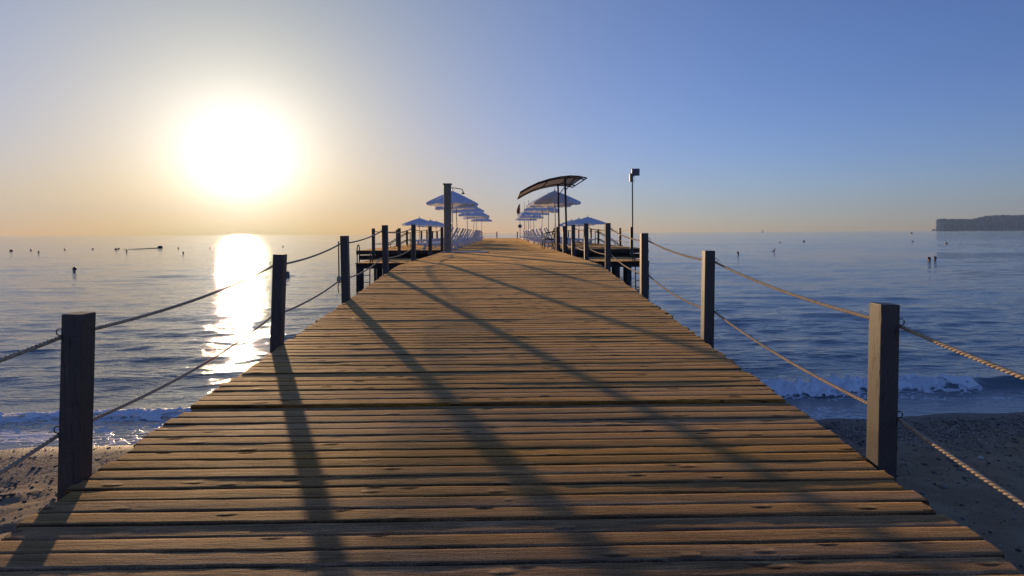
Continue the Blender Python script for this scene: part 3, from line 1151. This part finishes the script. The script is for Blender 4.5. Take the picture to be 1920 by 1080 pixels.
def make_umbrella(Rd, Hp, drop, name):
    u = empty(name)
    MB().tube([(0, 0, 0.0), (0, 0, Hp)], 0.024, 10).build('pole', M['pole_metal'], u)
    MB().lathe([(0.0, 0.09), (0.05, 0.09), (0.26, 0.05), (0.28, 0.0), (0.0, 0.0)], 14).build('base', M['tray'], u)
    MB().lathe([(0.0, Hp + 0.13), (0.02, Hp + 0.11), (0.028, Hp + 0.07), (0.018, Hp + 0.03), (0.05, Hp + 0.0), (0.05, Hp - 0.03)], 10).build('finial', M['pole_metal'], u)
    n = 8
    val = 0.13
    for k in range(n):
        a0, a1 = 2 * math.pi * k / n + R(11), 2 * math.pi * (k + 1) / n + R(11)
        b = MB()
        vs, fs = [], []
        ni, nj = 6, 5
        for i in range(ni + 1):
            r = Rd * i / ni
            for j in range(nj):
                t = j / (nj - 1)
                A = Vector((math.cos(a0), math.sin(a0)))
                B = Vector((math.cos(a1), math.sin(a1)))
                q = A.lerp(B, t) * r
                sag = 0.035 * math.sin(math.pi * t) * (i / ni) * Rd
                rr = i / ni
                z = Hp - drop * (rr ** 1.12) - sag * 0.7 * math.sin(rr * 2.4)
                vs.append((q.x, q.y, z))
        for j in range(nj):          # valance
            t = j / (nj - 1)
            A = Vector((math.cos(a0), math.sin(a0)))
            B = Vector((math.cos(a1), math.sin(a1)))
            q = A.lerp(B, t) * Rd * 1.006
            vs.append((q.x, q.y, vs[ni * nj + j][2] - val + 0.035 * abs(math.cos(math.pi * t * 2))))
        for i in range(ni + 1):
            for j in range(nj - 1):
                a = i * nj + j
                fs.append((a, a + nj, a + nj + 1, a + 1))
        b.add(vs, fs, True)
        b.build('canopy_panel', M['cloth'], u)
        MB().tube([(0, 0, Hp - 0.03), (math.cos(a0) * Rd * 0.98, math.sin(a0) * Rd * 0.98, Hp - drop - 0.02)], 0.009, 5).build('rib', M['pole_metal'], u)
    return u


def build_umbrellas():
    proto = make_umbrella(1.30, 2.95, 0.60, 'parasol')
    used = False
    for s, nm, lys in ((-1, 'left', [28.0, 31.8, 40.4, 47.2, 55.0, 66.0]), (1, 'right', [28.0, 32.3, 38.6, 46.0, 54.5, 65.0])):
        for i, y in enumerate(lys):
            u = proto if not used else copy_tree(proto)
            used = True
            u.location = ((2.62 if s > 0 else -2.52) + random.uniform(-.05, .05), y, ZD)
            u.rotation_euler = (R(random.uniform(-2.2, 2.2)), R(random.uniform(-2.2, 2.2)), random.uniform(0, 0.7))
            k = 1 + random.uniform(-0.03, 0.03)
            u.scale = (k, k, 1 + random.uniform(-0.03, 0.03))
            first = 'shower column' if s < 0 else 'curved awning'
            tag(u, 'tall white parasol over the %s lounger row, %s from the %s' % (nm, ORD[i], first), 'parasol', 'tall white parasols along the pier')
    p2 = make_umbrella(1.28, 1.94, 0.44, 'parasol')
    used = False
    for s, nm, lys in ((-1, 'left', [41.0, 47.4, 51.5]), (1, 'right', [40.2, 44.8, 49.5])):
        for i, y in enumerate(lys):
            u = p2 if not used else copy_tree(p2)
            used = True
            u.location = (s * 6.12, y, ZD)
            u.rotation_euler = (R(random.uniform(-1, 1)), R(random.uniform(-1, 1)), random.uniform(0, 0.7))
            tag(u, 'low white parasol at the outer rail of the %s platform, %s from shore' % (nm, ORD[i]), 'parasol', 'low white parasols on the side platforms')


# ------------------------------------------------------------------ loungers
def make_lounger(back_deg):
    """head end at +x, foot end at -x"""
    l = empty('sun_lounger')
    for s in (-1, 1):
        MB().bar((-0.95, s * 0.31, 0.30), (0.95, s * 0.31, 0.30), 0.05, 0.07).build('side_rail', M['white_plastic'], l)
        for x in (-0.72, 0.62):
            MB().bar((x, s * 0.30, 0.0), (x * 0.94, s * 0.30, 0.27), 0.06, 0.05).build('leg', M['white_plastic'], l)
    b = MB()
    for i in range(12):
        b.box((-0.90 + i * 0.1, 0, 0.335), (0.08, 0.60, 0.022))
    b.build('seat', M['white_plastic'], l)
    a = R(back_deg)
    hx, hz = 0.28, 0.34
    bb = MB()
    for i in range(8):
        t = 0.06 + i * 0.1
        Mx = Matrix.Translation((hx + t * math.cos(a), 0, hz + t * math.sin(a))) @ Matrix.Rotation(-a, 4, 'Y')
        bb.box((0, 0, 0), (0.075, 0.58, 0.022), Mx)
    for s in (-1, 1):
        bb.bar((hx, s * 0.30, hz), (hx + 0.82 * math.cos(a), s * 0.30, hz + 0.82 * math.sin(a)), 0.045, 0.05)
    bb.bar((hx + 0.82 * math.cos(a), -0.3225, hz + 0.82 * math.sin(a)), (hx + 0.82 * math.cos(a), 0.3225, hz + 0.82 * math.sin(a)), 0.05, 0.055)
    bb.build('backrest', M['white_plastic'], l)
    if back_deg > 20:
        sp = MB()
        for s in (-1, 1):
            sp.bar((hx + 0.45 * math.cos(a), s * 0.27, hz + 0.45 * math.sin(a)), (0.75, s * 0.27, 0.33), 0.03, 0.03)
        sp.build('back_prop', M['white_plastic'], l)
    return l


def build_loungers():
    up = make_lounger(62)
    used = False
    for s, nm, y0 in ((-1, 'left', 26.9), (1, 'right', 30.2)):
        k = 0
        for u in range(9):
            for q in range(2):
                y = y0 + u * 4.4 + q * 1.25 + random.uniform(-.12, .12)
                o = up if not used else copy_tree(up)
                used = True
                o.location = (s * (3.02 + random.uniform(-.05, .05)), y + 1.1 * (q > 0) * 0.5, ZD)
                o.rotation_euler = (0, 0, (0 if s < 0 else math.pi) + random.uniform(-.07, .07))
                tag(o, 'white sun lounger with raised back in the %s row, %s from the shore' % (nm, ORD[k]), 'sun lounger', 'sun loungers with raised backs along the pier')
                k += 1
    flat = make_lounger(9)
    used = False
    for s, nm in ((-1, 'left'), (1, 'right')):
        for i, y in enumerate((38.6, 40.0, 42.3, 45.6, 48.4)):
            o = flat if not used else copy_tree(flat)
            used = True
            o.location = (s * 5.35, y, ZD)
            o.rotation_euler = (0, 0, (0 if s < 0 else math.pi) + random.uniform(-.06, .06))
            tag(o, 'white sun lounger laid flat on the %s side platform, %s from shore' % (nm, ORD[i]), 'sun lounger', 'flat sun loungers on the side platforms')


# ------------------------------------------------------------------ shower, awning, bench, lamp, flags
def build_shower():
    r = empty('beach_shower', (-2.36, 24.0, ZD), 0, 'tall square brown shower column with bent arm at the pier edge', 'shower')
    MB().box((0, 0, 1.44), (0.30, 0.30, 2.88), None, 0.012).build('column', M['column'], r)
    MB().box((0, 0, 2.905), (0.37, 0.37, 0.05), None, 0.01).build('cap', M['column'], r)
    a = MB()
    a.tube([(0.14, 0, 2.75), (0.3, 0, 2.745), (0.56, 0, 2.70), (0.62, 0, 2.68), (0.655, 0, 2.63), (0.665, 0, 2.57)], 0.017, 8)
    a.build('arm', M['dark_metal'], r)
    MB().lathe([(0.0, 0.09), (0.025, 0.085), (0.03, 0.04), (0.085, 0.0), (0.085, -0.015), (0, -0.015)], 14, Matrix.Translation((0.665, 0, 2.5))).build('shower_head', M['dark_metal'], r)
    v = MB()
    v.tube([(0.14, 0, 1.16), (0.20, 0, 1.16)], 0.025, 8)
    v.tube([(0.0, -0.14, 1.16), (0.0, -0.20, 1.16)], 0.022, 8)
    v.bar((-0.05, -0.2, 1.16), (0.05, -0.2, 1.16), 0.02)
    v.build('tap', M['steel'], r)
    t = MB().box((0.72, -0.1, 0.018), (1.9, 1.1, 0.028), None, 0.006)
    t.build('tray', M['tray'], r)


def build_awning():
    r = empty('awning', (2.6, 24.8, ZD), 0, 'curved brown awning on two slim posts above the right railing', 'awning')
    prof = [(0.72, 1.67), (1.05, 1.86), (1.45, 2.05), (1.9, 2.19), (2.35, 2.28), (2.75, 2.32), (3.1, 2.30), (3.42, 2.23)]
    prof = [(x - 2.6, z + 0.8) for x, z in prof]
    y0, y1 = 22.7 - 24.8, 27.3 - 24.8
    # cloth between the two arched bars
    inner = [(prof[0][0] * 0.93 + prof[1][0] * .07, prof[0][1] * .93 + prof[1][1] * .07)] + prof[1:-1] + [(prof[-2][0] * .35 + prof[-1][0] * .65, prof[-2][1] * .35 + prof[-1][1] * .65)]
    vs, fs = [], []
    for (x, z) in inner:
        vs += [(x, y0 + 0.05, z), (x, y1 - 0.05, z), (x, y0 + 0.05, z + 0.014), (x, y1 - 0.05, z + 0.014)]
    for i in range(len(inner) - 1):
        a, b = 4 * i, 4 * i + 4
        fs += [(a, a + 1, b + 1, b), (a + 2, b + 2, b + 3, a + 3), (a, b, b + 2, a + 2), (a + 1, a + 3, b + 3, b + 1)]
    MB().add(vs, fs, False).build('cloth', M['awning_cloth'], r)
    for y in (y0, y1, -1.5, 1.5):
        MB().tube([(x, y, z - 0.012) for x, z in prof], 0.028, 8).build('arch_bar', M['dark_metal'], r)
    for k in (0, 3, 5, -1):
        MB().tube([(prof[k][0], y0, prof[k][1] - 0.01), (prof[k][0], y1, prof[k][1] - 0.01)], 0.024, 8).build('cross_bar', M['dark_metal'], r)
    for y in (-1.5, 1.5):
        MB().tube([(0.06, y, 0.02), (0.0, y, 3.08)], 0.042, 10).build('post', M['dark_metal'], r)
        MB().tube([(0.01, y, 2.55), (0.42, y, 3.09)], 0.02, 7).build('brace', M['dark_metal'], r)


def build_bench():
    r = empty('bench', (2.32, 27.6, ZD), 0, 'dark iron bench with looped armrests beside the right lounger row', 'bench')
    for y in (0.0, 1.45):
        e = MB()
        e.tube([(-0.30, y, 0.0), (-0.27, y, 0.25), (-0.24, y, 0.50)], 0.026, 7)
        e.tube([(0.30, y, 0.0), (0.24, y, 0.25), (0.20, y, 0.50), (0.25, y, 0.80), (0.36, y, 1.05)], 0.026, 7)
        e.tube([(-0.28, y, 0.50), (0.0, y, 0.47), (0.20, y, 0.48)], 0.024, 7)
        e.build('end_frame', M['dark_metal'], r)
        a = MB()
        pts = [(0.10, y, 0.49), (-0.08, y, 0.52), (-0.17, y, 0.60), (-0.19, y, 0.68), (-0.15, y, 0.76), (-0.05, y, 0.82), (0.10, y, 0.84), (0.26, y, 0.86), (0.33, y, 0.97)]
        a.tube(pts, 0.024, 7)
        a.build('armrest', M['dark_metal'], r)
    for i in range(5):
        MB().box((-0.25 + i * 0.105, 0.725, 0.51), (0.085, 1.5, 0.025)).build('seat_slat', M['dark_metal'], r)
    for i in range(4):
        z = 0.62 + i * 0.125
        MB().box((0.225 + i * 0.042, 0.725, z), (0.025, 1.5, 0.085), None).build('back_slat', M['dark_metal'], r)


def build_lamp():
    r = empty('floodlight', (6.17, 26.62, ZD + 0.6), 0, 'square blue grey floodlight and switch box on a thin pole right of the pier', 'floodlight')
    MB().tube([(0, -0.08, 0.0), (0, -0.08, 2.72)], 0.03, 10).build('pole', M['dark_metal'], r)
    MB().box((-0.06, -0.13, 2.80), (0.17, 0.12, 0.40), None, 0.015).build('switch_box', M['lamp_grey'], r)
    h = MB()
    Mx = Matrix.Translation((0.15, -0.12, 3.06)) @ Matrix.Rotation(R(6), 4, 'X')
    h.box((0, 0.03, 0), (0.38, 0.12, 0.34), Mx, 0.03)
    hs = h.build('lamp_housing', M['lamp_grey'], r)
    MB().box((0, -0.036, 0), (0.31, 0.012, 0.27), Mx, 0.004).build('lens', M['glass'], hs)
    for i in range(5):
        MB().box((-0.14 + i * 0.07, 0.105, 0), (0.012, 0.04, 0.28), Mx).build('cooling_fin', M['lamp_grey'], hs)
    b = MB()
    b.tube([(0, -0.08, 2.70), (0.02, -0.08, 2.86), (0.1, -0.08, 2.90)], 0.018, 6)
    b.build('bracket', M['dark_metal'], r)
    c = MB()
    c.tube([(0.02, -0.1, 2.64), (0.09, -0.1, 2.58), (0.13, -0.1, 2.68), (0.10, -0.1, 2.88)], 0.007, 5)
    c.build('cable', M['dark_metal'], r)


def build_flags():
    y = 86.0
    for i, (xp, yp, lab) in enumerate(((983, 380, 'thin bare pole rising above the right parasols, the shorter of two'), (991, 376, 'thin bare pole rising above the right parasols, the taller of two'))):
        x = (xp - 943) / 1050 * y
        h = (436.5 - yp) / 1050 * y + 0.8
        p = empty('mast', (x, y, ZD), 0, lab, 'pole')
        MB().tube([(0, 0, 0), (0, 0, h)], [0.06, 0.045], 8).build('shaft', M['pole_metal'], p)
        MB().lathe([(0, 0.09), (0.06, 0.05), (0.07, 0), (0.0, -0.02)], 8, Matrix.Translation((0, 0, h))).build('knob', M['pole_metal'], p)
    x = (975 - 943) / 1050 * y
    p = empty('flag_pole', (x, y, ZD), 0, 'thin flag pole with round notice plate at the far end of the pier', 'flag pole')
    MB().tube([(0, 0, 0), (0.0, 0, 5.3)], [0.065, 0.045], 8).build('shaft', M['pole_metal'], p)
    Mx = Matrix.Translation((0, -0.09, 1.85)) @ Matrix.Rotation(R(90), 4, 'X')
    MB().lathe([(0, 0.03), (0.30, 0.03), (0.30, -0.03), (0, -0.03)], 18, Mx, False).build('notice_plate', M['lamp_grey'], p)
    f = MB()
    n = 9
    vs, fs = [], []
    for i in range(n):
        t = i / (n - 1)
        w = 0.08 + 0.42 * math.sin(math.pi * (0.12 + 0.80 * t)) * (0.5 + 0.5 * t)
        zz = 5.2 - 1.7 * t
        for j in range(5):
            s = j / 4
            vs.append((-w * s * (0.5 + 0.8 * t) * 1.1 - 0.05, 0.07 * math.sin(s * 7 + t * 2), zz + 0.1 * s))
    for i in range(n - 1):
        for j in range(4):
            a = i * 5 + j
            fs.append((a, a + 1, a + 6, a + 5))
    f.add(vs, fs, True)
    o = f.build('red_flag', M['red_cloth'])
    o.location = (x, y, ZD)
    tag(o, 'limp red flag hanging from the pole at the far end of the pier', 'flag')


# ------------------------------------------------------------------ swimmers, buoys, boats
def skin_mesh(name, verts, edges, radii, mat, sub=2):
    me = bpy.data.meshes.new(name + '_cage')
    me.from_pydata(verts, edges, [])
    o = bpy.data.objects.new(name + '_cage', me)
    COL.objects.link(o)
    mo = o.modifiers.new('skin', 'SKIN')
    sv = me.skin_vertices[0].data
    for i, r in enumerate(radii):
        sv[i].radius = (r, r) if not isinstance(r, tuple) else r
        sv[i].use_root = (i == 0)
    s = o.modifiers.new('sub', 'SUBSURF')
    s.levels = sub
    s.render_levels = sub
    dg = bpy.context.evaluated_depsgraph_get()
    new = bpy.data.meshes.new_from_object(o.evaluated_get(dg))
    new.name = name
    new.materials.clear()
    new.materials.append(mat)
    new.polygons.foreach_set('use_smooth', [True] * len(new.polygons))
    bpy.data.objects.remove(o)
    return new


def swimmer_meshes():
    # treading water: torso under the surface, shoulders just awash, head up; faces -y
    V = [(0, 0.06, -0.62), (0, 0.05, -0.35), (0, 0.03, -0.12), (0, 0.01, -0.01), (0, 0.0, 0.07), (0, -0.012, 0.15), (0, -0.012, 0.235),
         (-0.19, 0.03, -0.075), (-0.32, -0.10, -0.22), (-0.20, -0.34, -0.20), (0.19, 0.03, -0.075), (0.32, -0.10, -0.22), (0.20, -0.34, -0.20)]
    E = [(0, 1), (1, 2), (2, 3), (3, 4), (4, 5), (5, 6), (2, 7), (7, 8), (8, 9), (2, 10), (10, 11), (11, 12)]
    Rr = [0.13, 0.13, 0.13, 0.065, 0.062, 0.094, 0.075, 0.065, 0.048, 0.035, 0.065, 0.048, 0.035]
    tread = skin_mesh('body', V, E, Rr, M['skin'])
    # crawl: body level along x, one arm lifted over
    V = [(-0.75, 0, -0.10), (-0.40, 0, -0.06), (-0.12, 0, -0.02), (0.05, 0, 0.03), (0.18, -0.01, 0.08), (0.27, -0.02, 0.10),
         (0.0, -0.20, 0.03), (0.02, -0.30, 0.28), (0.26, -0.26, 0.34), (0.0, 0.20, -0.06), (0.25, 0.24, -0.22), (0.5, 0.2, -0.25)]
    E = [(0, 1), (1, 2), (2, 3), (3, 4), (4, 5), (2, 6), (6, 7), (7, 8), (2, 9), (9, 10), (10, 11)]
    Rr = [0.11, 0.12, 0.13, 0.065, 0.088, 0.075, 0.06, 0.047, 0.034, 0.06, 0.047, 0.034]
    crawl = skin_mesh('body', V, E, Rr, M['skin'])
    return tread, crawl


def hair_mesh(c, r):
    b = MB()
    prof = []
    for i in range(8):
        a = R(-18 + 108 * i / 7)
        prof.append((r * math.cos(a), r * 1.08 * math.sin(a)))
    b.lathe(prof, 14, Matrix.Translation(c) @ Matrix.Rotation(R(-22), 4, 'X'))
    return b


def build_swimmers():
    tread, crawl = swimmer_meshes()
    hair = hair_mesh((0, 0.012, 0.205), 0.104).mesh('hair', M['hair'])
    hair2 = hair_mesh((0.225, -0.005, 0.115), 0.098).mesh('hair', M['hair'])
    G = 'people swimming in the sea'
    lst = [(1752, 489.5, 't', 0.3, 'swimmer right of the pier with dark hair, larger of a close pair'),
           (1763, 488.5, 't', -0.9, 'swimmer right of the pier, smaller of a close pair of heads'),
           (1386.5, 477.5, 't', 1.4, 'lone swimmer, dark head low in the water nearest the right railing'),
           (1452, 471, 'c', 0.4, 'swimmer with one arm lifted over in a crawl stroke right of the pier'),
           (1465, 455, 'c', 0.2, 'distant swimmer stretched out far beyond the one doing the crawl'),
           (1722, 453.5, 'c', 2.9, 'distant swimmer stretched low between the crawl swimmer and the close pair'),
           (149, 508.5, 't', -0.6, 'lone swimmer left of the pier, dark round head nearest the left shore'),
           (84, 473.5, 't', 0.9, 'far swimmer off the left of the pier, third dark dot in the outer line'),
           (349, 475.5, 't', 0.5, 'far swimmer just left of the sun glitter, dark dot in front of the buoys'),
           (245, 472, 't', 0.1, 'far swimmer below the long dark ripple left of the glitter')]
    for (xp, yp, k, rz, lab) in lst:
        x, y = px(xp, yp)
        HEADS.append((x, y, 0.8))
        r = empty('person', (x, y, -0.05), rz, lab, 'person', G)
        for me in ((tread, hair) if k == 't' else (crawl, hair2)):
            o = bpy.data.objects.new('body' if me in (tread, crawl) else 'hair', me)
            COL.objects.link(o)
            o.parent = r
        if y < 60:
            r.scale = (1.12, 1.12, 1.12)


def build_buoys():
    # grey mooring buoy close to the second left post
    x, y = px(541, 518)
    HEADS.append((x, y, 1.0))
    b = empty('buoy', (x, y, 0), 0, 'grey barrel shaped buoy floating beside the second left railing post', 'buoy')
    MB().lathe([(0, 0.27), (0.06, 0.265), (0.10, 0.23), (0.115, 0.17), (0.115, -0.1), (0.08, -0.18), (0, -0.2)], 16).build('float', M['buoy_grey'], b)
    ri = MB()
    ring(ri, (0, 0, 0.285), 0.03, 0.008, 'xz', 0, 355)
    ri.build('lifting_ring', M['dark_metal'], b)
    # string of small floats marking the bathing area
    me = MB().lathe([(0, 0.20), (0.10, 0.17), (0.17, 0.09), (0.19, 0), (0.17, -0.09), (0, -0.2)], 12).mesh('buoy', M['orange'])
    G = 'small floats marking the bathing area'
    lefts = [(7, 469.0), (34, 470.5), (70, 468.6), (132, 467.6), (183, 466.9), (226, 467.4), (230.5, 466.4), (340, 465.2), (399, 464.9), (478, 463.2), (533, 462.4)]
    labs = ['small float farthest out on the left of the frame', 'larger dark float near the left end of the marker line', 'small float between the first two dark dots at far left',
            'small float beyond the lone left swimmer', 'small float midway along the left marker line', 'dark float, bigger of two almost touching on the left',
            'small float touching a bigger dark one on the left', 'small float right of the long dark rope on the left', 'small float at the left rim of the sun glitter',
            'small float inside the right rim of the sun glitter', 'small float out beyond the second left railing post']
    for (q, lab) in zip(lefts, labs):
        x, y = px(*q)
        o = bpy.data.objects.new('buoy', me)
        COL.objects.link(o)
        s = 1.2 if q[0] in (34, 226) else 0.75
        o.location = (x, y, 0.04)
        o.scale = (s, s, s)
        tag(o, lab, 'buoy', G)
    for (q, lab) in (((1785, 457), 'dark float lying left of the headland beyond the pair of swimmers'), ((1718, 437.6), 'dark float far out just below the horizon left of the headland'), ((1512, 453.0), 'small float far out, right of the distant crawl swimmer')):
        x, y = px(*q)
        o = bpy.data.objects.new('buoy', me)
        COL.objects.link(o)
        s = max(1.0, y / 100)
        o.location = (x, y, 0.05)
        o.scale = (s, s, s)
        tag(o, lab, 'buoy', G)
    # floating rope line
    a, b_ = px(240, 467.5), px(314, 464.6)
    r = empty('rope_line', (a[0], a[1], 0.02), 0, 'long dark floating rope line lying on the sea left of the glitter', 'rope line')
    L = MB()
    pts = []
    for i in range(25):
        t = i / 24
        pts.append(((b_[0] - a[0]) * t, (b_[1] - a[1]) * t + 1.2 * math.sin(t * 5), 0.02))
    L.tube(pts, [0.03 + 0.06 * i / 24 for i in range(25)], 6)
    L.build('line', M['dark_metal'], r)
    MB().lathe([(0, 0.4), (0.25, 0.34), (0.38, 0.18), (0.42, 0), (0.3, -0.2), (0, -0.3)], 12, Matrix.Translation(pts[-1])).build('end_float', M['dark_metal'], r)

    def hull(mb, L, W, H):
        vs, fs = [], []
        n = 11
        for i in range(n):
            t = i / (n - 1)
            w = W / 2 * (1 - abs(2 * t - 0.85) ** 2.6 / 1.15 ** 2.6) if t > 0.42 else W / 2 * (0.8 + 0.2 * t / 0.42)
            w = max(w, 0.02)
            x = -L / 2 + L * t
            sh = H * (1 + 0.35 * t ** 2)
            for (a, z) in ((-1, sh), (-0.85, 0.1), (0, -0.25), (0.85, 0.1), (1, sh), (0.88, sh - 0.02), (0.7, 0.16), (-0.7, 0.16), (-0.88, sh - 0.02)):
                vs.append((x, a * w, z))
        k = 9
        for i in range(n - 1):
            for j in range(k):
                fs.append((i * k + j, (i + 1) * k + j, (i + 1) * k + (j + 1) % k, i * k + (j + 1) % k))
        fs.append(tuple(range(k)))
        fs.append(tuple((n - 1) * k + j for j in range(k))[::-1])
        mb.add(vs, fs, False)
    x, y = px(434, 447.6)
    b = empty('rowing_boat', (x, y, 0), R(14), 'small low boat silhouetted in the sun glitter near the horizon', 'boat')
    h = MB()
    hull(h, 3.4, 1.3, 0.55)
    h.build('hull', M['hull'], b)
    for t in (-0.6, 0.5):
        MB().box((t, 0, 0.42), (0.25, 1.0, 0.04)).build('thwart', M['hull'], b)
    MB().box((-1.75, 0, 0.45), (0.22, 0.3, 0.6), None, 0.03).build('outboard_motor', M['dark_metal'], b)
    # tiny sail far out
    x, y = (1434 - 943) / 1050 * 1900, 1900.0
    s = empty('sailing_boat', (x, y, 0), R(20), 'tiny pale sailing boat on the right horizon', 'boat')
    h = MB()
    hull(h, 9, 2.8, 1.1)
    h.build('hull', M['white_paint'], s)
    MB().tube([(0.4, 0, 0.5), (0.4, 0, 11.5)], 0.08, 6).build('mast', M['pole_metal'], s)
    MB().add([(0.3, 0, 1.8), (-3.8, 0.35, 1.9), (0.3, 0, 11.2), (-1.6, 0.3, 5.5)], [(0, 1, 3), (0, 3, 2)]).build('sail', M['white_paint'], s)


# ------------------------------------------------------------------ morning haze over the sea
HAZE_DENSITY = 6e-5


def build_haze():
    m = bpy.data.materials.new('haze')
    m.use_nodes = True
    t = m.node_tree
    t.nodes.clear()
    v = N(t, 'ShaderNodeVolumePrincipled')
    v.inputs['Color'].default_value = (0.46, 0.68, 1.0, 1)
    v.inputs['Density'].default_value = HAZE_DENSITY
    v.inputs['Anisotropy'].default_value = 0.3
    o = N(t, 'ShaderNodeOutputMaterial')
    t.links.new(v.outputs[0], o.inputs['Volume'])
    b = MB().box((0, 3950, 195), (32000, 8100, 420))
    h = b.build('haze', m)
    tag(h, 'thin morning haze lying over the whole sea', 'haze', kind='stuff')


# ------------------------------------------------------------------ build everything
build_beach()
build_headland()
build_swimmers()
build_buoys()
build_sea()
build_foam()
build_pier()
build_platform(-1, 'plank platform joined to the left of the pier, under the low parasols there', 'lower wooden stage at water level in front of the left platform')
build_platform(1, 'plank platform joined to the right of the pier, behind the floodlight pole', 'lower wooden stage at water level in front of the right platform')
build_pier_end()
build_railings()
build_umbrellas()
build_loungers()
build_shower()
build_awning()
build_bench()
build_lamp()
build_flags()
build_haze()
